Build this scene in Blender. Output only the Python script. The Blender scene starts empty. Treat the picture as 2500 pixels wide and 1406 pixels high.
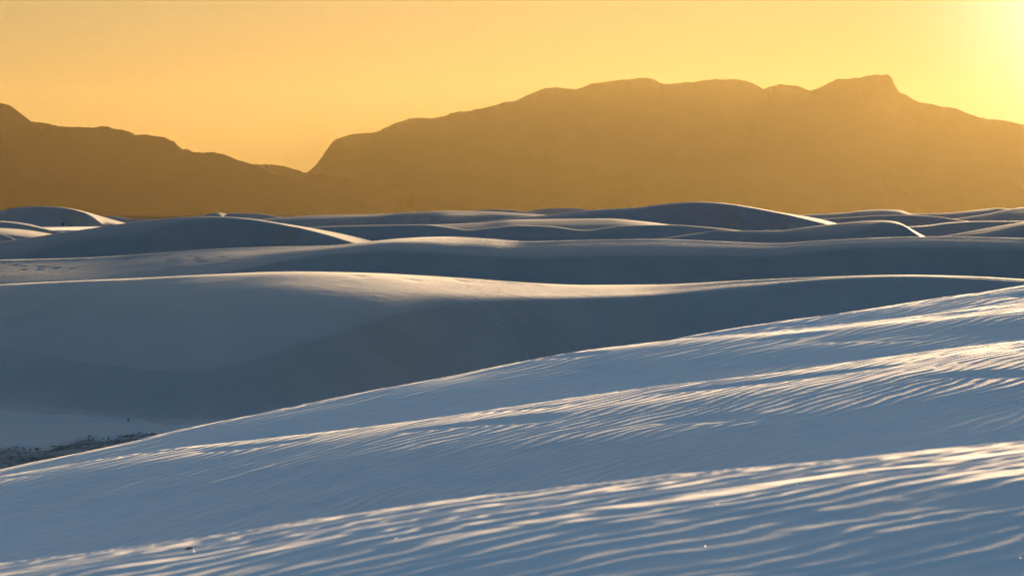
import bpy, math, random
import numpy as np

sc = bpy.context.scene
COL = sc.collection

# ------------------------------------------------------------------ camera
# World: camera stands at the origin, 6 m above the floor of the dune field, looking along +Y with
# a telephoto lens.  1 unit = 1 m.  FPX / PX0 / PYH describe the lens in the photograph's pixels.
FPX, PX0, PYH, W0, H0 = 7600.0, 1250.0, 520.0, 2500.0, 1406.0
cam = bpy.data.cameras.new("camera")
cam.sensor_width = 36.0
cam.lens = 36.0 * FPX / W0
cam.shift_y = -(H0 / 2 - PYH) / W0
cam.clip_start, cam.clip_end = 0.1, 200000.0
cam.dof.use_dof = True
cam.dof.focus_distance = 40.0
cam.dof.aperture_fstop = 16.0
camo = bpy.data.objects.new("camera", cam)
camo.rotation_euler = (math.radians(90), 0, 0)
COL.objects.link(camo)
sc.camera = camo

# ------------------------------------------------------------------ sky and sun
SUN_EL, SUN_AZ = 4.2, 11.5           # degrees; azimuth to the right of the view axis
world = bpy.data.worlds.new("World")
sc.world = world
world.use_nodes = True
wn, wl = world.node_tree.nodes, world.node_tree.links
wn.clear()
sky = wn.new("ShaderNodeTexSky")
sky.sky_type = 'NISHITA'
sky.sun_disc = False
sky.sun_elevation = math.radians(SUN_EL)
sky.sun_rotation = math.radians(SUN_AZ)
sky.altitude = 1200
sky.air_density = 0.9
sky.dust_density = 8.0
sky.ozone_density = 2.3
def wmath(op, a, b=None):
    n = wn.new("ShaderNodeMath")
    n.operation = op
    for i, v in enumerate((a, b)):
        if v is None:
            continue
        if isinstance(v, (int, float)):
            n.inputs[i].default_value = v
        else:
            wl.new(v, n.inputs[i])
    return n.outputs[0]
# the evening sky's range from glow to zenith is held back, as the photograph does, with its hues kept
SKY_RANGE = 0.30
bw = wn.new("ShaderNodeRGBToBW")
wl.new(sky.outputs[0], bw.inputs[0])
gain = wmath('POWER', wmath('MAXIMUM', bw.outputs[0], 0.05), SKY_RANGE - 1.0)
held = wn.new("ShaderNodeVectorMath")
held.operation = 'SCALE'
wl.new(sky.outputs[0], held.inputs[0])
wl.new(gain, held.inputs["Scale"])
hs = wn.new("ShaderNodeHueSaturation")
hs.inputs["Saturation"].default_value = 1.02
wl.new(held.outputs[0], hs.inputs["Color"])
bg = wn.new("ShaderNodeBackground")
bg.inputs["Strength"].default_value = 0.0124
wb = wn.new("ShaderNodeVectorMath")               # the camera's white balance, over the whole sky
wb.operation = 'MULTIPLY'
wb.inputs[1].default_value = (1.03, 0.99, 0.87)
wl.new(hs.outputs[0], wb.inputs[0])
wl.new(wb.outputs[0], bg.inputs[0])
# aureole of the low sun
SUN_DIR = (math.sin(math.radians(SUN_AZ)) * math.cos(math.radians(SUN_EL)),
           math.cos(math.radians(SUN_AZ)) * math.cos(math.radians(SUN_EL)), math.sin(math.radians(SUN_EL)))
tcw = wn.new("ShaderNodeTexCoord")
dt = wn.new("ShaderNodeVectorMath")
dt.operation = 'DOT_PRODUCT'
dt.inputs[1].default_value = SUN_DIR
wl.new(tcw.outputs["Generated"], dt.inputs[0])
glow = wmath('POWER', wmath('MAXIMUM', dt.outputs["Value"], 0.0), 1100.0)
bg2 = wn.new("ShaderNodeBackground")
bg2.inputs["Color"].default_value = (1.0, 0.93, 0.84, 1)
wl.new(wmath('MULTIPLY', glow, 0.066), bg2.inputs["Strength"])
add = wn.new("ShaderNodeAddShader")
wo = wn.new("ShaderNodeOutputWorld")
wl.new(bg.outputs[0], add.inputs[0])
wl.new(bg2.outputs[0], add.inputs[1])
wl.new(add.outputs[0], wo.inputs[0])

sun = bpy.data.lights.new("sun", 'SUN')
sun.energy = 0.74
sun.angle = math.radians(4.5)      # a low sun swollen by dust
sun.color = (1.0, 0.66, 0.35)
suno = bpy.data.objects.new("sun", sun)
suno.rotation_euler = (math.radians(90 - SUN_EL), 0, math.radians(180 - SUN_AZ))
COL.objects.link(suno)

sc.view_settings.view_transform = 'Standard'
sc.view_settings.look = 'None'
sc.view_settings.gamma = 1.0
sc.view_settings.use_curve_mapping = False
sc.view_settings.exposure = 4.0
sc.render.engine = 'CYCLES'
sc.cycles.use_denoising = True
sc.cycles.denoising_input_passes = 'RGB_ALBEDO_NORMAL'
sc.cycles.denoising_prefilter = 'FAST'
sc.cycles.max_bounces = 6
sc.cycles.volume_bounces = 0

# ------------------------------------------------------------------ numeric helpers
def interp(pts, px):
    """Smooth monotone curve through (px, value) points; a bare number is a constant."""
    px = np.asarray(px, float)
    if not isinstance(pts, (list, tuple)):
        return np.full(px.shape, float(pts))
    X = np.array([p[0] for p in pts], float)[None, :]
    Y = np.array([p[1] for p in pts], float)[None, :]
    out = pchip(X, Y, np.clip(px, X[0, 0], X[0, -1])[None, :])[0]
    lo, hi = px < X[0, 0], px > X[0, -1]
    s0 = (Y[0, 1] - Y[0, 0]) / (X[0, 1] - X[0, 0])
    s1 = (Y[0, -1] - Y[0, -2]) / (X[0, -1] - X[0, -2])
    out = np.where(lo, Y[0, 0] + s0 * 0.7 * (px - X[0, 0]), out)
    return np.where(hi, Y[0, -1] + s1 * 0.7 * (px - X[0, -1]), out)

def pchip(X, Y, Q):
    """Monotone cubic Hermite, one curve per row: X, Y (n,k), Q (n,m)."""
    h = np.diff(X, axis=1)
    dl = np.diff(Y, axis=1) / np.maximum(h, 1e-9)
    n, k = X.shape
    m = np.zeros((n, k))
    if k > 2:
        a, b = dl[:, :-1], dl[:, 1:]
        w1 = 2 * h[:, 1:] + h[:, :-1]
        w2 = h[:, 1:] + 2 * h[:, :-1]
        ok = a * b > 0
        with np.errstate(divide='ignore', invalid='ignore'):
            hm = (w1 + w2) / (w1 / np.where(ok, a, 1) + w2 / np.where(ok, b, 1))
        m[:, 1:-1] = np.where(ok, hm, 0)
    m[:, 0], m[:, -1] = dl[:, 0], dl[:, -1]
    idx = np.zeros(Q.shape, int)
    for j in range(1, k - 1):
        idx += (Q >= X[:, j:j + 1]).astype(int)
    g = lambda A: np.take_along_axis(A, idx, 1)
    g1 = lambda A: np.take_along_axis(A, idx + 1, 1)
    x0, hh = g(X), np.maximum(g1(X) - g(X), 1e-9)
    t = (Q - x0) / hh
    t2, t3 = t * t, t * t * t
    return ((2*t3 - 3*t2 + 1) * g(Y) + (t3 - 2*t2 + t) * hh * g(m)
            + (-2*t3 + 3*t2) * g1(Y) + (t3 - t2) * hh * g1(m))

def _hash(ix, iy, seed):
    v = (ix.astype(np.int64) * 374761393 + iy.astype(np.int64) * 668265263 + seed * 974634777) & 0xFFFFFFFF
    v = ((v ^ (v >> 13)) * 1274126177) & 0xFFFFFFFF
    return ((v ^ (v >> 16)) & 0xFFFF) / 65535.0

def noise(x, y, seed=0):
    """Gradient noise, about -1..1."""
    ix, iy = np.floor(x), np.floor(y)
    fx, fy = x - ix, y - iy
    ux, uy = fx*fx*fx*(fx*(fx*6-15)+10), fy*fy*fy*(fy*(fy*6-15)+10)
    def gr(dx, dy):
        a = _hash(ix + dx, iy + dy, seed) * 2 * math.pi
        return np.cos(a) * (fx - dx) + np.sin(a) * (fy - dy)
    a = gr(0, 0) * (1 - ux) + gr(1, 0) * ux
    b = gr(0, 1) * (1 - ux) + gr(1, 1) * ux
    return (a * (1 - uy) + b * uy) * 1.5

def fbm(x, y, oct=4, seed=0, gain=0.5):
    s, a = 0, 1.0
    for i in range(oct):
        s = s + a * noise(x * 2**i + 17.3 * i, y * 2**i - 9.1 * i, seed + i)
        a *= gain
    return s

def smooth(a, b, x):
    t = np.clip((x - a) / (b - a), 0, 1)
    return t * t * (3 - 2 * t)

def blur(A, sg):
    """Gaussian smoothing from column to column (axis 0)."""
    r = max(1, int(3 * sg + 0.5))
    k = np.exp(-0.5 * (np.arange(-r, r + 1) / max(sg, 1e-3)) ** 2)
    k /= k.sum()
    Ap = np.concatenate([np.repeat(A[:1], r, 0), A, np.repeat(A[-1:], r, 0)], 0)
    return sum(k[i] * Ap[i:i + len(A)] for i in range(2 * r + 1))

def grid_object(name, P, mat, kind='structure', label=None):
    """P: (rows, cols, 3) -> one smooth grid mesh."""
    r, c, _ = P.shape
    me = bpy.data.meshes.new(name)
    me.vertices.add(r * c)
    me.vertices.foreach_set("co", P.astype(np.float32).ravel())
    i = (np.arange(r - 1)[:, None] * c + np.arange(c - 1)[None, :]).ravel()
    q = np.stack([i, i + 1, i + c + 1, i + c], 1).astype(np.int32)
    me.loops.add(q.size)
    me.loops.foreach_set("vertex_index", q.ravel())
    me.polygons.add(len(q))
    me.polygons.foreach_set("loop_start", np.arange(0, q.size, 4, dtype=np.int32))
    me.polygons.foreach_set("loop_total", np.full(len(q), 4, np.int32))
    me.polygons.foreach_set("use_smooth", np.ones(len(q), bool))
    me.update(calc_edges=True)
    me.materials.append(mat)
    o = bpy.data.objects.new(name, me)
    o["kind"] = kind
    if label:
        o["label"] = label
    COL.objects.link(o)
    return o

def z_of(py, d):
    return -(py - PYH) / FPX * d

def x_of(px, d):
    return (px - PX0) / FPX * d

# ------------------------------------------------------------------ materials
def new_mat(name):
    m = bpy.data.materials.new(name)
    m.use_nodes = True
    nt = m.node_tree
    return m, nt.nodes, nt.links, nt.nodes["Principled BSDF"]

def sand_mat(name, ripple=None, grain=250.0, grain_d=0.0008, rough=0.8, spec=0.25, alb=0.6, sheen=0.2):
    """Gypsum sand of a given tone: fine grain relief, optional wind ripples too small to model."""
    m, n, l, b = new_mat(name)
    tc = n.new("ShaderNodeTexCoord")
    ns = n.new("ShaderNodeTexNoise")
    ns.inputs["Scale"].default_value = 0.35
    ns.inputs["Detail"].default_value = 5
    l.new(tc.outputs["Object"], ns.inputs["Vector"])
    cr = n.new("ShaderNodeValToRGB")
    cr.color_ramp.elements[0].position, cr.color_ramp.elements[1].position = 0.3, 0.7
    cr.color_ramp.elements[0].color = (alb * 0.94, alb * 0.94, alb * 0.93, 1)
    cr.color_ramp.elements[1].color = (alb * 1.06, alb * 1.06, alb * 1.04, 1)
    l.new(ns.outputs["Fac"], cr.inputs[0])
    l.new(cr.outputs[0], b.inputs["Base Color"])
    b.inputs["Roughness"].default_value = rough
    b.inputs["IOR"].default_value = 1.55
    b.inputs["Sheen Weight"].default_value = sheen      # loose grains brighten at grazing angles
    b.inputs["Sheen Roughness"].default_value = 0.4
    b.inputs["Specular IOR Level"].default_value = spec
    g = n.new("ShaderNodeTexNoise")
    g.inputs["Scale"].default_value = grain
    g.inputs["Detail"].default_value = 3
    l.new(tc.outputs["Object"], g.inputs["Vector"])
    bp = n.new("ShaderNodeBump")
    bp.inputs["Distance"].default_value = grain_d
    bp.inputs["Strength"].default_value = 0.6
    l.new(g.outputs["Fac"], bp.inputs["Height"])
    last = bp
    if ripple:
        lam, ang, dist = ripple
        mp = n.new("ShaderNodeMapping")
        mp.inputs["Rotation"].default_value = (0, 0, ang)
        l.new(tc.outputs["Object"], mp.inputs["Vector"])
        wv = n.new("ShaderNodeTexWave")
        wv.wave_type, wv.bands_direction = 'BANDS', 'Y'
        wv.inputs["Scale"].default_value = 0.314 / lam
        wv.inputs["Distortion"].default_value = 7.0
        wv.inputs["Detail"].default_value = 2.0
        wv.inputs["Detail Scale"].default_value = 1.4
        l.new(mp.outputs[0], wv.inputs["Vector"])
        pm = n.new("ShaderNodeTexNoise")
        pm.inputs["Scale"].default_value = 0.16
        pm.inputs["Detail"].default_value = 3
        l.new(tc.outputs["Object"], pm.inputs["Vector"])
        mr = n.new("ShaderNodeMapRange")
        mr.inputs[1].default_value, mr.inputs[2].default_value = 0.35, 0.65
        l.new(pm.outputs["Fac"], mr.inputs[0])
        mu = n.new("ShaderNodeMath")
        mu.operation = 'MULTIPLY'
        l.new(wv.outputs["Fac"], mu.inputs[0])
        l.new(mr.outputs[0], mu.inputs[1])
        b2 = n.new("ShaderNodeBump")
        b2.inputs["Distance"].default_value = dist
        b2.inputs["Strength"].default_value = 1.0
        l.new(mu.outputs[0], b2.inputs["Height"])
        l.new(bp.outputs[0], b2.inputs["Normal"])
        last = b2
    l.new(last.outputs[0], b.inputs["Normal"])
    return m

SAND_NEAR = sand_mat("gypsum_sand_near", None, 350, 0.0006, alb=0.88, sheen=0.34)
SAND_MID_SHADED = sand_mat("gypsum_sand_rippled_shaded", (0.17, 0.35, 0.008), 9, 0.014, alb=0.42, sheen=0.33)  # same sand darkened: slip face shade is put into its colour
SAND_LONG_SHADED = sand_mat("gypsum_sand_long_dune_shaded", (0.2, 0.3, 0.016), 14, 0.008, alb=0.33, sheen=0.34)  # darker copy again, shade of the long slip face painted in
SAND_FLAT_LIT = sand_mat("gypsum_sand_flat_lit", (0.2, 0.2, 0.02), 8, 0.012, alb=0.6, sheen=0.1)  # lightened copy: brightness of level ground is put into its colour
SAND_FAR_SHADED = sand_mat("gypsum_sand_far_shaded", None, 1.2, 0.02, alb=0.31, sheen=0.12)  # darkest copy, the shade on the far faces is in its colour

def simple_mat(name, col, rough=0.9, spec=0.1, var=None, scale=3.0):
    m, n, l, b = new_mat(name)
    b.inputs["Roughness"].default_value = rough
    b.inputs["Specular IOR Level"].default_value = spec
    tc = n.new("ShaderNodeTexCoord")
    ns = n.new("ShaderNodeTexNoise")
    ns.inputs["Scale"].default_value = scale
    ns.inputs["Detail"].default_value = 6
    l.new(tc.outputs["Object"], ns.inputs["Vector"])
    cr = n.new("ShaderNodeValToRGB")
    v = var or [c * 0.6 for c in col]
    cr.color_ramp.elements[0].position, cr.color_ramp.elements[1].position = 0.35, 0.65
    cr.color_ramp.elements[0].color = (*v, 1)
    cr.color_ramp.elements[1].color = (*col, 1)
    l.new(ns.outputs["Fac"], cr.inputs[0])
    l.new(cr.outputs[0], b.inputs["Base Color"])
    return m

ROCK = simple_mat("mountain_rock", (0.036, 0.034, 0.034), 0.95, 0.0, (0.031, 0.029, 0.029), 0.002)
FLOOR = simple_mat("basin_floor", (0.10, 0.09, 0.07), 1.0, 0.0, (0.06, 0.055, 0.045), 0.01)

# ------------------------------------------------------------------ basin floor and mountains
BASE = -6.0
FY = np.concatenate([np.linspace(-2500, 3000, 24), np.geomspace(3300, 30000, 24)])
FX = np.linspace(-18000, 18000, 40)
P = np.zeros((len(FY), len(FX), 3))
P[..., 0], P[..., 1], P[..., 2] = FX[None, :], FY[:, None], BASE - 0.35
grid_object("ground", P, FLOOR)

def mountain(name, d_c, skyline, depth, seed, pxr, label, nx=1700, ny=90, base=-8.0, spur=1.0):
    px = np.linspace(pxr[0], pxr[1], nx)
    X = np.array([p[0] for p in skyline], float)
    Y = np.array([p[1] for p in skyline], float)
    sk = np.interp(px, X, Y)
    ker = np.hanning(5); ker /= ker.sum()
    sk = np.convolve(np.pad(sk, 2, mode='edge'), ker, 'valid')
    sk = sk + 1.7 * fbm(px / 26.0, px * 0 + seed, 5, seed, 0.6) + 1.2 * np.abs(noise(px / 11.0, px * 0 + 2.0 * seed, seed + 3))
    zc = np.maximum(z_of(sk, d_c), base + 5)
    kw = np.hanning(91); kw /= kw.sum()
    zs = np.convolve(np.pad(zc, 45, mode='edge'), kw, 'valid')      # broad shape, without the notches of the crest line
    v = np.linspace(-1, 1, ny)[:, None]
    d = d_c + v * depth
    PX = px[None, :].repeat(ny, 0)
    x = x_of(PX, d_c)                       # ridge runs straight across
    t = np.abs(v)
    prof = (1 - t) ** 1.25
    wob = fbm(x / 900.0, d / 2200.0, 5, seed + 5)
    ridge = 1 - np.abs(fbm(x / 1300.0 + 0.6 * wob, d / 4200.0, 4, seed + 9))
    cut = np.clip(t * 4, 0, 1) * (1 - smooth(0.75, 1.0, t))
    zz = zs[None, :] + (zc - zs)[None, :] * (1 - smooth(0.0, 0.12, t))
    z = base + (zz - base) * (prof - spur * cut * 0.02 * (1.0 - ridge + 0.35 * (wob + 0.8)))
    P = np.stack([x + 0 * d, d + 0 * x, z], -1)
    grid_object(name, P, ROCK, label=label)

SK_LEFT = [(-900, 330), (-500, 262), (-250, 280), (-60, 246), (0, 249), (14, 250), (30, 258), (52, 276), (75, 294), (102, 296), (130, 303), (158, 307),
           (190, 307), (225, 310), (243, 307), (262, 306), (285, 313), (310, 317), (324, 322), (329, 328), (345, 326), (358, 326),
           (375, 329), (400, 333), (411, 339), (426, 343), (430, 352), (445, 363), (455, 362), (475, 370), (497, 371), (522, 369),
           (545, 374), (570, 385), (595, 393), (615, 398), (640, 410), (665, 424), (700, 436), (760, 456), (840, 480), (960, 505), (1150, 520)]
SK_GAP = [(420, 470), (560, 410), (615, 398), (650, 399), (680, 401), (700, 405), (720, 411), (740, 418), (752, 420), (790, 424), (880, 440), (1000, 470)]
SK_RIGHT = [(560, 516), (650, 480), (720, 440), (752, 419), (762, 411), (772, 402), (778, 394), (784, 384), (790, 378), (797, 365), (802, 360),
            (812, 344), (820, 339), (840, 330), (858, 326), (880, 323), (905, 323), (927, 317), (945, 308), (965, 298), (985, 292),
            (1005, 285), (1030, 286), (1060, 285), (1080, 282), (1093, 278), (1100, 273), (1115, 270), (1148, 268), (1180, 260), (1210, 253),
            (1230, 247), (1256, 244), (1275, 235), (1300, 224), (1318, 215), (1335, 211), (1357, 209), (1380, 212), (1405, 214),
            (1420, 212), (1430, 206), (1440, 201), (1460, 198), (1490, 195), (1510, 191), (1535, 191), (1555, 187), (1573, 185), (1595, 189),
            (1606, 196), (1618, 202), (1650, 201), (1675, 196), (1695, 198), (1715, 192), (1750, 189), (1775, 191), (1805, 189),
            (1825, 196), (1845, 204), (1858, 209), (1861, 214), (1880, 207), (1901, 202), (1930, 205), (1955, 208), (1972, 216),
            (1977, 219), (1985, 215), (2010, 207), (2025, 197), (2045, 189), (2075, 187), (2095, 186), (2115, 181), (2130, 178),
            (2150, 179), (2167, 178), (2176, 186), (2182, 202), (2188, 211), (2192, 222), (2210, 228), (2228, 239), (2240, 245),
            (2262, 249), (2275, 253), (2297, 256), (2320, 260), (2333, 261), (2350, 270), (2370, 277), (2388, 285), (2400, 284),
            (2412, 289), (2440, 290), (2465, 294), (2485, 300), (2500, 302), (2620, 330), (2800, 345), (3000, 322), (3300, 360), (3600, 420)]
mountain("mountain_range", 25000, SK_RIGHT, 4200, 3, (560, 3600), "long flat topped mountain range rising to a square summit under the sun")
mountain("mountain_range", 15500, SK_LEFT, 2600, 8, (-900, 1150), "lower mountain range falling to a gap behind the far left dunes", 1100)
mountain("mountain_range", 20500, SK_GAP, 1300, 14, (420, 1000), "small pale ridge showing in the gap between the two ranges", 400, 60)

# ------------------------------------------------------------------ the dunes
def dune(name, label, d_c, crest, brink=None, s=0.09, slip=0.55, back=0.06, base=BASE, pxr=(-300, 2800), nx=500,
         rows=(10, 60, 46, 30), mat=None, post=None, wmin=0.8, apron=0.0, crestw=0.35, mid=None, s1=0.02, soften=4.0):
    """One dune.  Along every line of sight: floor, slip face up to the brink, shoulder up to the crest, windward back.
    crest/brink: where the photograph shows them (px, py); d_c: distance of the crest; s: steepness of the shoulder."""
    px = np.linspace(pxr[0], pxr[1], nx)
    dc, pc = interp(d_c, px), interp(crest, px)
    pb = interp(brink, px) if brink else pc + 1.0
    pb = np.maximum(pb, pc + 0.6)
    ss, sl, bk, zb0 = interp(s, px), interp(slip, px), interp(back, px), interp(base, px)
    zc = np.maximum(z_of(pc, dc), zb0 + 0.05)
    if mid:                                   # a flat sunlit top above the shoulder
        pm = np.clip(interp(mid, px), pc + 0.3, pb - 0.2)
        w1 = np.maximum((pm - pc) * dc / FPX / np.maximum(interp(s1, px) + (pm - PYH) / FPX, 0.008), 0.45 * wmin)
        dm = dc - w1
        w2 = np.maximum((pb - pm) * dm / FPX / np.maximum(ss + (pb - PYH) / FPX, 0.008), 0.55 * wmin)
        w = w1 + w2
    else:
        w = (pb - pc) * dc / FPX / np.maximum(ss + (pb - PYH) / FPX, 0.008)
        w = np.clip(w, wmin, np.maximum(wmin, 0.055 * dc))
    db = dc - w
    zb = np.clip(z_of(pb, db), zb0 + 0.02, zc - 0.004)
    run = (zb - zb0) / sl
    df = db - run
    # control points of the profile
    hk = (zc - zb0) / bk
    ap = np.maximum(interp(apron, px), 0.5)
    K = [df - 6 - ap, df - ap, df, df + 0.16 * run + 0.05, df + 0.84 * run + 0.06, db,
         dc - 0.45 * w, dc, dc + crestw * hk * 0.6, dc + hk, dc + hk + 8]
    zm = zb + (zc - zb) * 0.72
    if mid:
        K[6] = dm
        zm = np.clip(z_of(pm, dm), zb + 0.002, zc - 0.002)
    Z = [zb0 - 0.30, zb0 - 0.04, zb0 + 0.01 + 0 * zb, zb0 + 0.10 * (zb - zb0), zb0 + 0.86 * (zb - zb0), zb,
         zm, zc, zc - crestw * 0.45 * (zc - zb0), zb0 - 0.02 + 0 * zc, zb0 - 0.4]
    K = np.stack([k + 0 * px for k in K], 1)
    K = np.maximum.accumulate(K + np.arange(K.shape[1])[None, :] * 1e-3, axis=1)
    Z = np.stack([z + 0 * px for z in Z], 1)
    # rows: foot, face, shoulder, back
    n0, n1, n2, n3 = rows
    seg = [(0, 2, n0), (2, 5, n1), (5, 7, n2), (7, 10, n3)]
    Q = []
    for a, b_, n in seg:
        t = np.linspace(0, 1, n, endpoint=False)[None, :]
        if a == 7:
            t = t ** 1.6
        Q.append(K[:, a:a + 1] * (1 - t) + K[:, b_:b_ + 1] * t)
    Q = np.concatenate(Q + [K[:, -1:]], 1)
    z = pchip(K, Z, Q)
    sg = soften / ((pxr[1] - pxr[0]) / (nx - 1.0))
    z, Q = blur(z, sg), blur(Q, sg)
    d = Q
    PX = px[:, None] + 0 * d
    # bend the extra columns straight so that the dune runs on naturally beyond the frame
    x = x_of(PX, d)
    face = (d > df[:, None]) & (d < db[:, None])
    if post is not None:
        z = post(x, d, z, dict(px=PX, dc=dc[:, None], db=db[:, None], df=df[:, None], zb=zb[:, None], face=face, base=zb0[:, None]))
    P = np.stack([x, d, z], -1).transpose(1, 0, 2)
    grid_object(name, P, mat or SAND_FAR_SHADED, label=label)

# ---- foreground slope: rippled brows, nearest to the camera
def ripples(x, y, lam, ang, amp, seed, wob=1.0):
    ca, sa = math.cos(ang), math.sin(ang)
    s, t = x * ca + y * sa, -x * sa + y * ca          # along the crests / across them
    wa = wob * lam * (0.5 * noise(s / (3.6 * lam), t / (1.8 * lam), seed) + 0.9 * noise(s / (9 * lam), t / (5 * lam), seed + 1)
                + 1.0 * noise(s / (30 * lam), t / (18 * lam), seed + 2))
    ph = 2 * math.pi * (t + wa) / lam
    u = ph / (2 * math.pi)
    u = u - np.floor(u)
    lee = 0.22                                  # short steep side towards the camera, long gentle side away from it
    prof = -np.cos(2 * math.pi * np.where(u < lee, 0.5 * u / lee, 0.5 + 0.5 * (u - lee) / (1 - lee)))
    am = 0.75 + 0.5 * noise(s / (5 * lam), t / (2.5 * lam), seed + 3) + 0.3 * noise(s / (22 * lam), t / (12 * lam), seed + 4)
    return amp * prof * np.clip(am, 0.08, 1.3)

def foreground():
    px = np.linspace(-700, 3200, 1150)
    D1 = interp([(-700, 1455), (0, 1385), (450, 1327), (1000, 1243), (1400, 1196), (1800, 1155), (2150, 1122), (2500, 1090), (3200, 1040)], px)
    G2 = interp([(-700, 1265), (0, 1166), (350, 1106), (700, 1064), (1000, 1028), (1250, 993), (1500, 960), (1900, 912), (2150, 876), (2500, 832), (3200, 760)], px)
    E = interp([(-700, 1330), (0, 1150), (220, 1104), (450, 1050), (870, 966), (1250, 890), (1650, 822), (1900, 786), (2150, 752), (2500, 700), (3200, 610)], px)
    E = np.minimum(E, G2 - 12)
    G3 = np.where(px < 1450, E, E + (px - 1450) * (45 / 1050.0))
    E2 = np.where(px < 1450, E + 14, E + 14 * (1 - smooth(1450, 1800, px)))
    o = 0 * px
    def fwd(d0, py0, py1, slope):               # going on from (d0, py0) up a slope: where does it show at py1
        z0 = z_of(py0, d0)
        return (slope * d0 - z0) / (slope + (py1 - PYH) / FPX)
    def row(d, z):
        return PYH - z * FPX / d
    g2 = interp([(-700, 16), (0, 17), (1000, 20), (1700, 27), (2100, 40), (2500, 60), (3200, 70)], px)
    g3 = interp([(-700, 6), (0, 6), (1200, 6), (1450, 6), (1800, 9), (2500, 13), (3200, 16)], px)
    ds2 = 15.0 + o
    rt = smooth(1300, 2500, px)
    pn2, pm2 = G2 + g2 + 30, G2 + g2
    pq2 = D1 + (pn2 - D1) * 0.45
    dq2 = fwd(ds2, D1, pq2, 0.080 + 0.028 * rt)
    dn2 = fwd(dq2, pq2, pn2, 0.069 + 0.022 * rt)
    dm2 = fwd(dn2, pn2, pm2, 0.055)
    dG2 = fwd(dm2, pm2, G2, 0.018 + 0.016 * rt)
    dt2 = ds2 - 1.6
    zt2 = z_of(D1, ds2) - 0.085 * 1.1
    ds3 = dG2 + 2.6
    pn3, pm3 = G3 + g3 + 20, G3 + g3
    pn3 = np.minimum(pn3, G2 - 2)
    pm3 = np.minimum(pm3, pn3 - 1)
    dn3 = fwd(ds3, G2, pn3, 0.080 + 0.012 * rt)
    dm3 = fwd(dn3, pn3, pm3, 0.055)
    dG3 = fwd(dm3, pm3, G3, np.where(px < 1500, 0.055 - 0.039 * smooth(1300, 1500, px), 0.016))
    dt3 = ds3 - 1.0
    zt3 = z_of(G2, ds3) - 0.085 * 0.7
    ds4 = dG3 + 2.2
    dE = np.maximum(fwd(ds4, G3 + 1, E2 + 2, 0.06), ds4 + 0.4) + 0.3
    rows = [  # (distance, pixel row, rows of mesh up to the next)
        (-7.0 + o, row(-7.0, z_of(D1 + 570, 4.0) - 0.5), 6),
        (2.0 + o, row(2.0, z_of(D1 + 570, 4.0) - 0.1), 6),
        (4.0 + o, D1 + 570, 10),
        (4.7 + o, D1 + 268 + rt * 14, 60),
        (5.15 + o, D1 + 140 + rt * 8, 110),
        (5.62 + o, D1 + 45, 80),
        (6.05 + o, D1 + 0.0, 50),
        (6.7 + o, D1 + 2.0, 20),
        (10.0 + o, D1 + 80, 16),
        (dt2, row(dt2, zt2), 24),
        (ds2, D1, 110),
        (dq2, pq2, 130),
        (dn2, pn2, 70),
        (dm2, pm2, 100),
        (dG2, G2, 30),
        (dG2 + 0.6, G2 + 1.0, 16),
        (dt3, row(dt3, zt3), 24),
        (ds3, G2, 160),
        (dn3, pn3, 50),
        (dm3, pm3, 60),
        (dG3, G3, 20),
        (dG3 + 0.7, G3 + 2, 12),
        (dG3 + 1.4, G3 + 9, 12),
        (ds4, G3 + 1, 60),
        (dE, E2, 20),
        (dE + 1.3, E2 + 4, 16),
    ]
    K = np.stack([r[0] for r in rows], 1)
    Z = np.stack([z_of(r[1], r[0]) for r in rows], 1)
    zl = Z[:, -1:]
    K = np.concatenate([K, K[:, -1:] + 14, K[:, -1:] + 40], 1)
    Z = np.concatenate([Z, np.maximum(zl - 1.6, BASE - .2), np.full_like(zl, BASE - .5)], 1)
    Q = []
    cnt = [r[2] for r in rows] + [16]
    for i, n in enumerate(cnt):
        t = np.linspace(0, 1, n, endpoint=False)[None, :]
        Q.append(K[:, i:i + 1] * (1 - t) + K[:, i + 1:i + 2] * t)
    Q = np.concatenate(Q + [K[:, -1:]], 1)
    z = pchip(K, Z, Q)
    x = x_of(px[:, None] + 0 * Q, np.maximum(Q, 4.0))
    wide = np.clip((np.abs(px - PX0) - 1420) / 520, 0, 1)[:, None]
    x = x + np.sign(px - PX0)[:, None] * wide ** 2 * 7.0        # the slope runs on to both sides of the view
    y = Q
    # long soft undulations, then wind ripples
    z = z + 0.012 * noise(x / 1.6, y / 0.9, 50) * smooth(14, 16, y) + 0.05 * noise(x / 3, y / 3, 51) * smooth(14, 15, y) * 0.3
    c_ = lambda A: A[:, None] + 0 * y
    brow = np.maximum(smooth(0, 1, (y - c_(dn2)) / np.maximum(c_(dm2 - dn2), .1)) * (1 - smooth(0, 1, y - c_(dG2))),
                      smooth(0, 1, (y - c_(dn3)) / np.maximum(c_(dm3 - dn3), .1)) * (1 - smooth(0, 1, y - c_(dG3))))
    calm = 1 - 0.6 * brow                     # ripples are flatter on the brows
    near = 1 - smooth(7, 12, y)
    far = smooth(20, 22, y)
    r1 = ripples(x, y, 0.082, math.atan(0.5), 0.0023, 1, 1.0) * (1 + 0.5 * (1 - smooth(5.1, 5.5, y)))
    r1 = r1 + 0.0028 * noise(x / 0.3 + y / 0.5, y / 0.13 - x / 0.3, 77) + 0.0012 * noise(x / 0.07, y / 0.05 - x / .15, 78) + ripples(x, y, 0.21, math.atan(-0.7), 0.0013, 7)
    r2 = ripples(x, y, 0.095, math.atan(1.25), 0.0050, 11, 0.85) + 0.25 * ripples(x, y, 0.16, math.atan(0.6), 0.003, 15)
    r3 = ripples(x, y, 0.115, math.atan(1.1), 0.0048, 21, 0.85)
    # wind-scoured hollows on the far brow
    hol = smooth(0.35, 0.8, noise(x / 0.9 + y * 0.25, y / 0.5 - x * .3, 90)) * smooth(16, 17, y)
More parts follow.
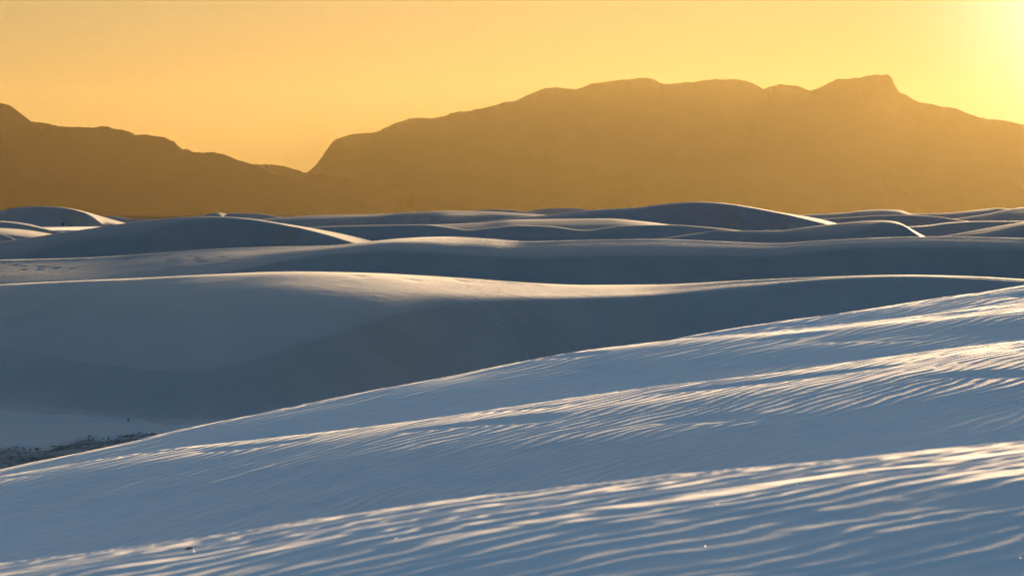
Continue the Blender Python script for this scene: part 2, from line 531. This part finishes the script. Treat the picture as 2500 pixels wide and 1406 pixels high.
    z = z + near * r1 + (1 - near) * calm * ((1 - far) * r2 + far * r3) - 0.02 * hol
    P = np.stack([x, y, z], -1).transpose(1, 0, 2)
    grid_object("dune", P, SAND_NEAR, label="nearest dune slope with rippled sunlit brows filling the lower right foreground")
    return px, Q, z
foreground()

def dent(x, d, z, k, spots, sx=0.2, sd=0.55, depth=0.10):
    """Footprints and scuffs pressed into the side of a dune that faces the camera."""
    py = PYH - z / d * FPX
    for i, (u, v) in enumerate(spots):
        e = (k['px'] - u) ** 2 + 9 * (py - v) ** 2 + np.where(d > k['dc'] + 1, 1e9, 0)
        j = np.unravel_index(np.argmin(e), e.shape)
        w = 0.7 + 0.6 * ((i * 7919) % 13) / 13.0
        g = ((x - x[j]) / (sx * w)) ** 2 + ((d - d[j]) / (sd * w)) ** 2
        z = z - depth * np.exp(-g) + 0.35 * depth * np.exp(-((x - x[j]) / (sx * w)) ** 2 - ((d - d[j] - 1.5 * sd * w) / (0.6 * sd * w)) ** 2)
    return z

# ---- the big middle dune with its slip face
def slip_marks(x, d, z, k):
    rel = np.clip((d - k['df']) / np.maximum(k['db'] - k['df'], 0.1), 0, 1)
    on = k['face'] * np.sin(math.pi * np.clip(rel, 0, 1)) ** 0.5
    kk = 0.75 - 0.45 * smooth(1250, 1750, k['px'])          # slides run straight down the curved face
    lean = x + (d - k['db']) * kk
    st = noise(lean / 0.7, rel * 0.9, 31) + 0.7 * noise(lean / 0.28, rel * 1.3, 32) + 0.5 * noise(lean / 0.13, rel * 2, 35)
    st = st * (0.35 + 1.3 * smooth(-0.1, 0.6, noise(lean / 2.6, rel * 0.3, 36)))
    reg = smooth(400, 1000, k['px']) * (1 - 0.6 * smooth(1500, 2000, k['px']))
    z = z + 0.085 * on * st * reg
    z = dent(x, d, z, k, [(1118, 683), (1133, 686), (1152, 684), (1160, 689), (1181, 687), (1193, 691), (1212, 688), (1221, 692), (1243, 691), (1270, 694), (1310, 697), (880, 675), (1010, 684)], 0.3, 0.6, 0.022)
    z = z + 0.003 * noise(x / 0.9, d / 0.7, 33) * (1 - k['face'] * 0.5) + 0.012 * noise(x / 6, d / 4, 34)
    return z
dune("dune", "broad dune behind the nearest slope with a long streaked slip face and gold lit top",
     d_c=[(-600, 127), (0, 122), (300, 115.5), (500, 112.5), (700, 112), (1250, 118), (1600, 122), (1900, 121), (2200, 119), (2600, 119), (3200, 122)],
     crest=[(-600, 735), (0, 695), (300, 682), (500, 672), (720, 664), (900, 667), (1100, 678), (1300, 692), (1430, 697), (1600, 696), (1800, 686),
            (2000, 677), (2200, 672), (2350, 675), (2500, 683), (2800, 706), (3200, 760)],
     brink=[(-600, 845), (0, 850), (250, 888), (450, 905), (600, 880), (750, 832), (900, 785), (1040, 748), (1250, 733), (1500, 727), (1700, 712), (1850, 699),
            (2000, 684), (2200, 676), (2500, 688), (2800, 712), (3200, 770)],
     s=[(-600, .10), (0, .11), (400, .13), (700, .15), (900, .14), (1100, .11), (1300, .08), (1600, .06), (1900, .06), (2600, .08)],
     mid=[(-600, 742), (0, 703), (300, 691), (500, 683), (700, 688), (900, 700), (1100, 708), (1300, 716), (1430, 717), (1600, 710), (1800, 692), (2000, 679), (2200, 673),
          (2500, 685), (3200, 765)], s1=[(-600, .05), (400, .045), (700, .045), (1000, .04), (1500, .032), (1700, .055), (2000, .11), (2200, .13)],
     slip=[(-600, .22), (0, .24), (300, .36), (600, .52), (900, .58), (3200, .6)], back=0.06,
     pxr=(-600, 3200), nx=900, rows=(20, 150, 110, 40), mat=SAND_MID_SHADED, post=slip_marks, apron=[(-600, 26), (0, 20), (300, 8), (500, 3), (700, 2), (3200, 2)], soften=26)

# ---- second dune row
def soft(x, d, z, k):
    z = dent(x, d, z, k, [(8, 642), (25, 639), (67, 639), (60, 650), (40, 647), (100, 651), (135, 654), (175, 655), (60, 658), (95, 658), (150, 635), (190, 634), (305, 634), (330, 641), (380, 650), (412, 634), (465, 625), (480, 628), (484, 633), (490, 638), (540, 628), (570, 634), (505, 648), (530, 645), (556, 642)], 0.17, 0.4, 0.075)
    return z + 0.02 * noise(x / 9, d / 6, 41) + 0.004 * noise(x / 1.6, d / 1.3, 42) * (1 - k['face'])
dune("dune", "long dune with a dark slip face running behind the broad middle dune",
     d_c=[(-600, 205), (800, 204), (950, 208), (1088, 210), (1220, 206), (1350, 203), (2600, 206)],
     crest=[(-600, 650), (0, 635), (227, 629), (400, 617), (540, 607), (700, 602.5), (803, 600), (905, 589), (1000, 581), (1088, 578), (1180, 582), (1290, 590), (1400, 587), (1520, 585), (1600, 584),
            (1740, 589), (1888, 595), (2000, 588), (2104, 582), (2266, 578), (2500, 582), (3000, 600)],
     brink=[(-600, 735), (0, 730), (300, 715), (470, 680), (620, 650), (700, 634), (800, 621), (944, 612), (1088, 617), (1180, 624), (1290, 628), (1412, 625), (1700, 622), (1852, 624), (1996, 612),
            (2140, 603), (2300, 603), (2500, 608), (3000, 630)],
     mid=[(-600, 654), (0, 639), (227, 632), (540, 609), (803, 604), (905, 592), (1000, 589), (1088, 589), (1180, 591), (1290, 593.5), (1400, 591), (1520, 589), (1600, 589),
          (1740, 593), (1888, 598), (2000, 591), (2104, 585), (2266, 581), (2500, 586), (3000, 605)], s1=[(-600, .08), (500, .08), (760, .05), (900, .022), (1200, .04), (1330, .08), (2500, .085)],
     s=[(-600, .085), (300, .085), (700, .09), (900, .10), (1088, .11), (1290, .13), (2600, .13)],
     slip=[(-600, .2), (250, .22), (600, .45), (800, .58), (3000, .58)], back=.06, pxr=(-600, 3100), nx=760, rows=(8, 70, 80, 36), mat=SAND_LONG_SHADED, post=soft, soften=14)

# ---- dunes of the far field, near to far
FAR = [
 dict(label="dark sided dune with a gold right shoulder at left of the middle distance", d_c=340,
      crest=[(-500, 640), (0, 590), (48, 584), (102, 575), (160, 566), (234, 555), (307, 545), (400, 535), (460, 531), (515, 529.5), (560, 530.5), (612, 534),
             (660, 541), (720, 550), (828, 570), (905, 588), (1000, 610), (1200, 640)],
      brink=[(-500, 660), (0, 640), (79, 617), (110, 604), (144, 595), (252, 580.6), (320, 570), (360, 562), (414, 547), (486, 535.5), (540, 532), (612, 536.5), (660, 544), (720, 555),
             (800, 575), (905, 606), (1200, 660)],
      s=[(0, .13), (300, .12), (450, .09), (560, .05), (700, .01), (905, .0)], slip=.5, pxr=(-500, 1200), back=.06),
 dict(label="small gold tipped wedge of dune at the left edge", d_c=430,
      crest=[(-300, 530), (-100, 552), (0, 570), (20, 577), (38, 585), (60, 600), (100, 620)], slip=.5, pxr=(-300, 120), nx=120),
 dict(label="low dune with a gold crest band low on the left edge", d_c=520,
      crest=[(-300, 560), (-100, 555), (0, 557), (16, 557.6), (64, 561.6), (126, 571.5), (200, 585)],
      brink=[(-300, 590), (0, 574), (64, 580), (126, 588), (200, 600)], s=.03, slip=.3, pxr=(-300, 260), nx=160),
 dict(label="low dune with a thin gold rim above the left edge band", d_c=640,
      crest=[(-300, 545), (-100, 538), (0, 539.5), (64, 546), (112, 558), (136, 564), (152, 566), (240, 578)],
      brink=[(-300, 549), (0, 543), (64, 550), (112, 560), (152, 567.5), (240, 580)], s=.035, slip=.4, pxr=(-300, 300), nx=160),
 dict(label="right hand dune with a rounded top and bright gold right rim", d_c=300,
      crest=[(1500, 600), (1700, 570), (1762, 562), (1802, 563.7), (1906, 562.6), (1978, 553.6), (2050, 545), (2122, 539), (2150, 538.2), (2175, 539.5), (2198, 545), (2214, 553), (2230, 562.6), (2259, 578), (2330, 610), (2500, 640)],
      brink=[(1500, 606), (1762, 566), (1802, 568), (1906, 574), (1989, 576), (2050, 570), (2111, 558), (2160, 545), (2198, 549), (2230, 567), (2259, 584), (2330, 615), (2500, 645)],
      s=[(1700, .09), (2050, .1), (2150, .06), (2260, .0)], slip=[(1700, .5), (2050, .45), (2250, .3)], pxr=(1500, 2500)),
 dict(label="dark faced dune lying just behind the long dune at right of centre", d_c=360,
      crest=[(500, 590), (700, 560), (800, 553), (900, 550), (1034, 549), (1090, 555), (1146, 561.5), (1200, 556), (1268, 550), (1340, 552), (1430, 562), (1480, 556), (1520, 551), (1628, 549), (1744, 556.5), (1802, 562.6), (1900, 574), (2100, 600)],
      slip=.42, pxr=(500, 2100), wmin=1.5),
 dict(label="slim pale dune tapering to a gold point left of the tall dune", d_c=470,
      crest=[(700, 570), (900, 553), (1034, 549), (1110, 547.5), (1178, 544.6), (1250, 537), (1376, 535), (1484, 534), (1556, 539), (1632, 548), (1700, 560), (1800, 580)],
      brink=[(700, 580), (1000, 562), (1250, 568), (1484, 572), (1600, 562), (1700, 575), (1800, 600)],
      s=[(900, .05), (1250, .07), (1484, .07), (1560, .03), (1640, .0)], slip=.3, pxr=(700, 1800)),
 dict(label="tallest distant dune with a gold strip down its right side", d_c=620,
      crest=[(1050, 552), (1178, 541), (1260, 531), (1340, 525), (1441, 513), (1549, 507), (1628, 497.5), (1660, 494.5), (1700, 493), (1755, 495), (1816, 503), (1906, 519), (1996, 534), (2043, 546), (2120, 570)],
      brink=[(1050, 556), (1178, 547), (1260, 543), (1340, 536), (1441, 523), (1549, 513), (1628, 500), (1700, 494.2), (1755, 496.5), (1816, 505), (1906, 521.5), (1996, 543), (2020, 549), (2043, 556), (2120, 580)],
      s=[(1100, .09), (1500, .1), (1700, .05), (1850, 0.0), (2043, 0.0)], slip=[(1100, .45), (1750, .5), (1800, .42), (2050, .25)], pxr=(1050, 2120), shape='ridge'),
 dict(label="large dark dune with a gold lit right flank at the far left", d_c=900, base=-3.6,
      crest=[(-400, 560), (-200, 535), (0, 515), (48, 506), (88, 504), (144, 505.6), (192, 513), (240, 526), (307, 545), (360, 558)],
      brink=[(-400, 575), (-200, 550), (0, 528), (30, 512), (60, 507), (88, 505), (144, 507), (192, 515.5), (215, 523), (232, 533), (253, 549), (307, 566), (360, 580)],
      s=[(-400, .09), (40, .09), (150, .05), (200, .0), (320, .0)], slip=[(-400, .2), (60, .4), (200, .42), (300, .2)], pxr=(-400, 360), nx=240),
 dict(label="sloping dune at the right edge below the far ridges", d_c=480,
      crest=[(2150, 600), (2302, 577), (2392, 561), (2500, 542), (2700, 520), (2900, 530)],
      brink=[(2150, 606), (2302, 583), (2392, 580), (2500, 558), (2700, 545), (2900, 560)], s=.08, slip=.3, pxr=(2150, 2900), nx=220),
 dict(label="low grey dune between the gold rimmed dune and the right edge", d_c=760,
      crest=[(2050, 575), (2212, 554), (2260, 550.5), (2320, 543), (2400, 540), (2489, 540), (2600, 545), (2900, 560)],
      brink=[(2050, 580), (2212, 556), (2260, 553.5), (2320, 545), (2400, 541), (2489, 541), (2600, 547), (2900, 565)], s=.03, slip=.3, pxr=(2050, 2900), nx=240),
 dict(label="dark lens shaped dune face beyond the gold rimmed dune", d_c=1000, base=-5,
      crest=[(1850, 545), (1989, 535.5), (2014, 534), (2080, 530), (2140, 526.6), (2212, 525), (2284, 529), (2342, 537), (2420, 548), (2600, 560)],
      slip=.45, pxr=(1850, 2600), nx=240, wmin=3),
 dict(label="far ridge dune meeting the right edge of the view", d_c=1250, base=-5,
      crest=[(2200, 545), (2320, 535), (2400, 524), (2456, 512.5), (2464, 511), (2500, 506), (2600, 498), (2750, 505), (2900, 520)],
      brink=[(2200, 550), (2320, 541), (2400, 536), (2456, 531), (2470, 536), (2500, 540), (2600, 530), (2900, 540)], s=.09, slip=.3, pxr=(2200, 2900), nx=220),
 dict(label="low far dune on the skyline right of the tall dune", d_c=1600, base=-5,
      crest=[(1800, 540), (1953, 525), (2068, 518.7), (2104, 514), (2158, 511.5), (2194, 513), (2230, 522), (2309, 520.5), (2356, 516), (2410, 510), (2439, 508), (2470, 511), (2600, 520)],
      brink=[(1800, 545), (1953, 530), (2068, 524), (2158, 519), (2194, 522), (2230, 526), (2309, 526), (2410, 518), (2439, 512), (2470, 515), (2600, 525)], s=.07, slip=.3, pxr=(1800, 2650), nx=300),
 dict(label="wide low dune on the skyline left of centre", d_c=1000, base=-5,
      crest=[(500, 545), (655, 534), (691, 531), (792, 525.5), (900, 523.5), (1000, 519), (1088, 515), (1196, 517), (1300, 523), (1450, 535)],
      brink=[(500, 550), (655, 542), (792, 540), (900, 535), (985, 526), (1040, 526), (1100, 540), (1196, 530), (1300, 535), (1450, 545)], s=.075, slip=.4, pxr=(500, 1450), nx=320),
 dict(label="small far mound with a bright tip on the skyline at left", d_c=1350, base=-4,
      crest=[(430, 536), (482, 529), (512, 522), (533, 518.7), (545, 520.5), (551, 522), (576, 520.5), (630, 522), (684, 530), (740, 540)],
      brink=[(430, 540), (482, 532), (512, 524), (520, 524), (533, 528), (545, 528), (551, 523.5), (576, 522), (630, 523), (684, 532), (740, 544)], s=.08, slip=.4, pxr=(430, 740), nx=200),
 dict(label="low far dune beside the large dark dune at far left", d_c=1700, base=-5,
      crest=[(200, 540), (256, 530.5), (274, 528.5), (300, 532), (324, 535), (389, 536), (460, 540)], slip=.4, pxr=(200, 480), nx=120, wmin=3),
 dict(label="thin far dune on the skyline, left of two near the centre", d_c=1900, base=-5,
      crest=[(1050, 522), (1110, 516.5), (1153, 514.7), (1185, 512.6), (1214, 512), (1250, 513.5), (1282, 517.5), (1330, 524)], slip=.4, pxr=(1050, 1330), nx=120, wmin=3),
 dict(label="thin far dune on the skyline just left of the tall dune", d_c=2100, base=-5,
      crest=[(1200, 528), (1282, 517), (1330, 510.5), (1376, 508), (1410, 509), (1441, 512.6), (1520, 522)], slip=.4, pxr=(1200, 1520), nx=120, wmin=3),
]
def far_soft(x, d, z, k):
    return z + 0.06 * noise(x / 14, d / 10, 61) * (1 - 0.5 * k['face'])
def far_ridge(x, d, z, k):
    py = PYH - z / d * FPX
    ln = np.interp(py, [495, 503, 520, 537, 550, 562, 580], [1772, 1780, 1790, 1807, 1826, 1850, 1890])
    off = k['px'] - ln
    up = np.clip((k['db'] - d) / 3.0, 0, 1) * np.clip((d - k['df']) / 2.0, 0, 1)
    return far_soft(x, d, z, k) + up * np.where(off > 0, 0.55 - 1.1 * (1 - np.exp(-off / 60.0)), 0.55 * np.exp(-(off / 5.0) ** 2))
for f in FAR:
    f = dict(f)
    pst = far_ridge if f.pop('shape', None) else far_soft
    dune("dune", mat=SAND_FAR_SHADED, post=pst, rows=(4, 26, 30, 18), **{'nx': 420, **f})

# sunlit flat between the far left dunes
FL = np.zeros((30, 60, 3))
dd = np.linspace(660, 900, 30)[:, None]
pp = np.linspace(-200, 420, 60)[None, :]
FL[..., 0] = x_of(pp, dd); FL[..., 1] = dd + 0 * pp
FL[..., 2] = -3.75 + 0.05 * noise(FL[..., 0] / 12, dd / 15 + 0 * pp, 71)
FL[0, :, 2] = -7; FL[:, -1, 2] = -7; FL[:, 0, 2] = -7
grid_object("interdune_flat", FL, SAND_MID_SHADED, label="small bright sand flat at the foot of the large dark dune")

# ------------------------------------------------------------------ haze
def haze():
    x0, x1, y0, y1, z0, z1 = -18100, 18100, -2600, 30100, -8.6, 1180
    me = bpy.data.meshes.new("haze")
    v = [(x, y, z) for z in (z0, z1) for y in (y0, y1) for x in (x0, x1)]
    fc = [(0, 2, 3, 1), (4, 5, 7, 6), (0, 1, 5, 4), (2, 6, 7, 3), (0, 4, 6, 2), (1, 3, 7, 5)]
    me.from_pydata(v, [], fc)
    m = bpy.data.materials.new("dusty_air")
    m.use_nodes = True
    n, l = m.node_tree.nodes, m.node_tree.links
    n.clear()
    o = n.new("ShaderNodeOutputMaterial")
    pv = n.new("ShaderNodeVolumePrincipled")
    pv.inputs["Color"].default_value = (0.55, 0.435, 0.19, 1)
    pv.inputs["Density"].default_value = 7.2e-6
    pv.inputs["Anisotropy"].default_value = 0.60
    l.new(pv.outputs[0], o.inputs["Volume"])
    me.materials.append(m)
    ob = bpy.data.objects.new("haze", me)
    ob["kind"] = "stuff"
    ob["label"] = "warm dusty evening haze over the whole basin"
    COL.objects.link(ob)
haze()

# ------------------------------------------------------------------ vegetated flat at the lower left
def z_flat(x, d):
    return -6.0 + 0.05 * fbm(x / 2.2, d / 3.5, 3, 120)

def scrub_flat():
    px = np.linspace(-500, 900, 160)
    edge = interp([(-500, 76.5), (0, 79.5), (120, 80.6), (200, 83.2), (330, 84.2), (450, 85.2), (900, 87)], px) + 0.9 * fbm(px / 60.0, px * 0 + 3.0, 4, 130)
    t = np.linspace(0, 1, 60)[None, :]
    d = 58 + (edge[:, None] + 1.2 - 58) * t
    x = x_of(px[:, None] + 0 * d, d)
    z = z_flat(x, d) - 0.5 * smooth(-1.3, 1.2, d - edge[:, None])
    P = np.stack([x, d, z], -1).transpose(1, 0, 2)
    m = simple_mat("damp_crust", (0.42, 0.41, 0.39), 0.95, 0.1, (0.24, 0.235, 0.22), 0.9)
    grid_object("scrub_flat", P, m, label="dark crusted flat with low scrub at the foot of the broad dune")
    # sand with painted light between the crust and the foot of the dune
    pq = np.linspace(-420, 620, 150)
    e0 = np.interp(pq, px, edge) - 0.6
    e1 = interp([(-420, 101), (0, 97), (150, 95), (300, 92), (450, 88.5), (620, 88)], pq) + 2.2 * fbm(pq / 110.0, pq * 0 + 8.0, 5, 133, 0.6)
    tq = np.linspace(0, 1, 90)[None, :]
    dq = e0[:, None] + (np.maximum(e1, e0 + 0.8)[:, None] - e0[:, None]) * tq
    xq = x_of(pq[:, None] + 0 * dq, dq)
    side = np.minimum(smooth(-420, -340, pq), 1 - smooth(560, 620, pq))[:, None]
    zq = -5.955 + 0.035 * fbm(xq / 1.6, dq / 1.1, 4, 134) - 0.22 * (1 - side) - 0.16 * (1 - smooth(0, 0.06, tq)) - 0.12 * smooth(0.75, 1.0, tq)
    grid_object("sand_flat", np.stack([xq, dq, zq], -1).transpose(1, 0, 2), SAND_FLAT_LIT, label="pale sand flat with painted light between the scrub and the broad dune at lower left")
    # low grass and scrub: many short blades in one mass
    rng = np.random.default_rng(5)
    V, F = [], []
    n = 0
    while n < 5200:
        p = rng.uniform(-450, 700)
        e = float(np.interp(p, px, edge))
        dd = rng.uniform(60, e - 0.2)
        xx = x_of(p, dd)
        if noise(np.array([xx / 1.5]), np.array([dd / 2.5]), 140)[0] + rng.normal(0, .35) < -0.1:
            n += 1
            continue
        zz = float(z_flat(np.array([xx]), np.array([dd]))[0])
        h = rng.gamma(2.0, 0.007) + 0.008
        for k in range(rng.integers(3, 7)):
            a = rng.uniform(0, 6.28); r = rng.uniform(0, .12)
            bx, by = xx + r * math.cos(a), dd + r * math.sin(a)
            lx, ly = rng.normal(0, .5) * h, rng.normal(0, .5) * h
            wd = rng.uniform(.006, .02)
            i = len(V)
            V += [(bx - wd, by, zz - .02), (bx + wd, by, zz - .02), (bx + lx * .5 + wd * .7, by + ly * .5, zz + h * .6), (bx + lx * .5 - wd * .7, by + ly * .5, zz + h * .6), (bx + lx, by + ly, zz + h)]
            F += [(i, i + 1, i + 2, i + 3), (i + 3, i + 2, i + 4)]
        n += 1
    me = bpy.data.meshes.new("scrub_grass")
    me.from_pydata(V, [], F)
    me.materials.append(simple_mat("dry_scrub", (0.30, 0.285, 0.24), 0.9, 0.1, (0.14, 0.135, 0.115), 4.0))
    o = bpy.data.objects.new("scrub_grass", me)
    o["kind"] = "stuff"
    o["label"] = "short dark scrub grass covering the flat at lower left"
    COL.objects.link(o)
scrub_flat()

# ------------------------------------------------------------------ single small things on the sand
bpy.context.view_layer.update()
DG = bpy.context.evaluated_depsgraph_get()
from mathutils import Vector
def hit(px, py):
    """Where the line of sight through that spot of the photograph meets the sand."""
    v = Vector(((px - PX0) / FPX, 1.0, -(py - PYH) / FPX)).normalized()
    o = Vector((0, 0, 0))
    for _ in range(4):
        ok, loc, nor, _i, ob, _m = sc.ray_cast(DG, o, v)
        if not ok:
            return None, None
        if ob.name != "haze":
            return loc, nor
        o = loc + v * 0.05
    return None, None

DARK_WOOD = simple_mat("weathered_dark_wood", (0.03, 0.026, 0.022), 0.8, 0.2, (0.012, 0.011, 0.010), 60)
DARK_LEAF = simple_mat("dark_leaf", (0.05, 0.052, 0.035), 0.8, 0.2, (0.025, 0.026, 0.02), 30)

def thing_mesh(name, V, F, mat, parent=None):
    me = bpy.data.meshes.new(name)
    me.from_pydata(V, [], F)
    for p in me.polygons:
        p.use_smooth = True
    me.materials.append(mat)
    o = bpy.data.objects.new(name, me)
    COL.objects.link(o)
    if parent:
        o.parent = parent
    return o

def tube(pts, radii, seg=7):
    V, F = [], []
    for i, (p, r) in enumerate(zip(pts, radii)):
        a = Vector(pts[max(i - 1, 0)]); b = Vector(pts[min(i + 1, len(pts) - 1)])
        t = (b - a).normalized()
        u = t.orthogonal().normalized(); w = t.cross(u)
        for k in range(seg):
            q = 2 * math.pi * k / seg
            V.append(tuple(Vector(p) + (u * math.cos(q) + w * math.sin(q)) * r))
    for i in range(len(pts) - 1):
        for k in range(seg):
            F.append((i * seg + k, i * seg + (k + 1) % seg, (i + 1) * seg + (k + 1) % seg, (i + 1) * seg + k))
    F.append(tuple(range(seg))[::-1]); F.append(tuple((len(pts) - 1) * seg + k for k in range(seg)))
    return V, F

# dark stub of wood on the nearest brow
loc, nor = hit(461, 1341)
if loc:
    V, F = tube([(-.0064, 0, .0005), (-.004, 0, .0018), (0, .0006, .0028), (.004, 0, .0036), (.0064, 0, .0042)], [.0009, .0020, .0024, .0022, .0013])
    o = thing_mesh("wood_fragment", V, F, DARK_WOOD)
    o.location = loc
    o["label"] = "tiny black fragment of wood lying on the nearest sunlit brow at lower left"
    o["category"] = "wood fragment"

# shrub standing alone at the foot of the large far-left dune
def shrub(name, px, py, h, wdt, label, n=46, seed=1, lean=0.0, leaf=.05):
    loc, nor = hit(px, py)
    if not loc:
        return
    rng = random.Random(seed)
    e = bpy.data.objects.new(name, None)
    e.location = loc
    e["label"], e["category"] = label, "shrub"
    COL.objects.link(e)
    V, F = tube([(0, 0, -.05 * h), (lean * h * .2, 0, h * .25), (lean * h * .5, 0, h * .55)], [wdt * .09, wdt * .07, wdt * .04])
    thing_mesh("stem", V, F, DARK_WOOD, e)
    V, F = [], []
    for k in range(n):
        t = rng.uniform(.1, .75)
        c = Vector((lean * h * t, 0, h * t))
        a, el = rng.uniform(0, 6.28), rng.uniform(-.2, 1.4)
        L = wdt * rng.uniform(.35, .6)
        dr = Vector((math.cos(a) * math.cos(el), math.sin(a) * math.cos(el), math.sin(el)))
        sd = dr.cross(Vector((0, 0, 1))).normalized() * wdt * leaf if abs(dr.z) < .98 else Vector((wdt * leaf, 0, 0))
        i = len(V)
        V += [tuple(c - sd), tuple(c + sd), tuple(c + dr * L * .6 + sd * .8), tuple(c + dr * L * .6 - sd * .8), tuple(c + dr * L)]
        F += [(i, i + 1, i + 2, i + 3), (i + 3, i + 2, i + 4)]
    thing_mesh("foliage", V, F, DARK_LEAF, e)
shrub("desert_shrub", 155, 553, 1.15, 0.8, "lone black shrub standing on the bright flat below the large far left dune", lean=-.3, seed=3, n=170, leaf=.13)
shrub("desert_shrub", 313, 1027, 0.07, 0.09, "small faint shrub at the foot of the broad dune near the scrub flat", n=60, seed=7, leaf=.09)
shrub("desert_shrub", 137, 739, 0.035, 0.035, "dark speck of a plant alone on the upper left face of the broad dune", n=16, seed=9)

# gypsum flakes that catch the sun on the nearest brow
def crystals():
    m, n, l, b = new_mat("clear_gypsum")
    b.inputs["Base Color"].default_value = (0.85, 0.83, 0.78, 1)
    b.inputs["Roughness"].default_value = 0.42
    b.inputs["Specular IOR Level"].default_value = 0.8
    r = 0.0008
    V = [(r * (1.0 + .25 * (k % 2)) * math.cos(k * math.pi / 3), r * math.sin(k * math.pi / 3), zz) for zz in (-.0004, .0004) for k in range(6)]
    F = [tuple(range(5, -1, -1)), tuple(range(6, 12))] + [(k, (k + 1) % 6, 6 + (k + 1) % 6, 6 + k) for k in range(6)]
    me = bpy.data.meshes.new("gypsum_crystal")
    me.from_pydata(V, [], F)
    me.materials.append(m)
    rng = random.Random(4)
    for u, v in [(474, 1347), (967, 1316), (1719, 1198), (1750, 1233), (1722, 1337), (1948, 1189), (2113, 1159), (2198, 1215), (2281, 1203), (2165, 1288), (2320, 1268), (2395, 1151), (2492, 1363), (1840, 1212)]:
        loc, nor = hit(u, v)
        if not loc:
            continue
        o = bpy.data.objects.new("gypsum_crystal", me)
        to_cam = (-loc).normalized()
        h = (Vector(SUN_DIR) + to_cam).normalized()      # the flakes one sees glint are those that lie this way
        o.rotation_euler = h.to_track_quat('Z', 'Y').to_euler()
        o.location = loc + Vector((0, 0, 0.0022))
        o["label"] = "tiny glinting gypsum crystal on the nearest sunlit brow"
        o["category"], o["group"] = "crystal", "gypsum crystals glinting on the nearest brow"
        COL.objects.link(o)
crystals()
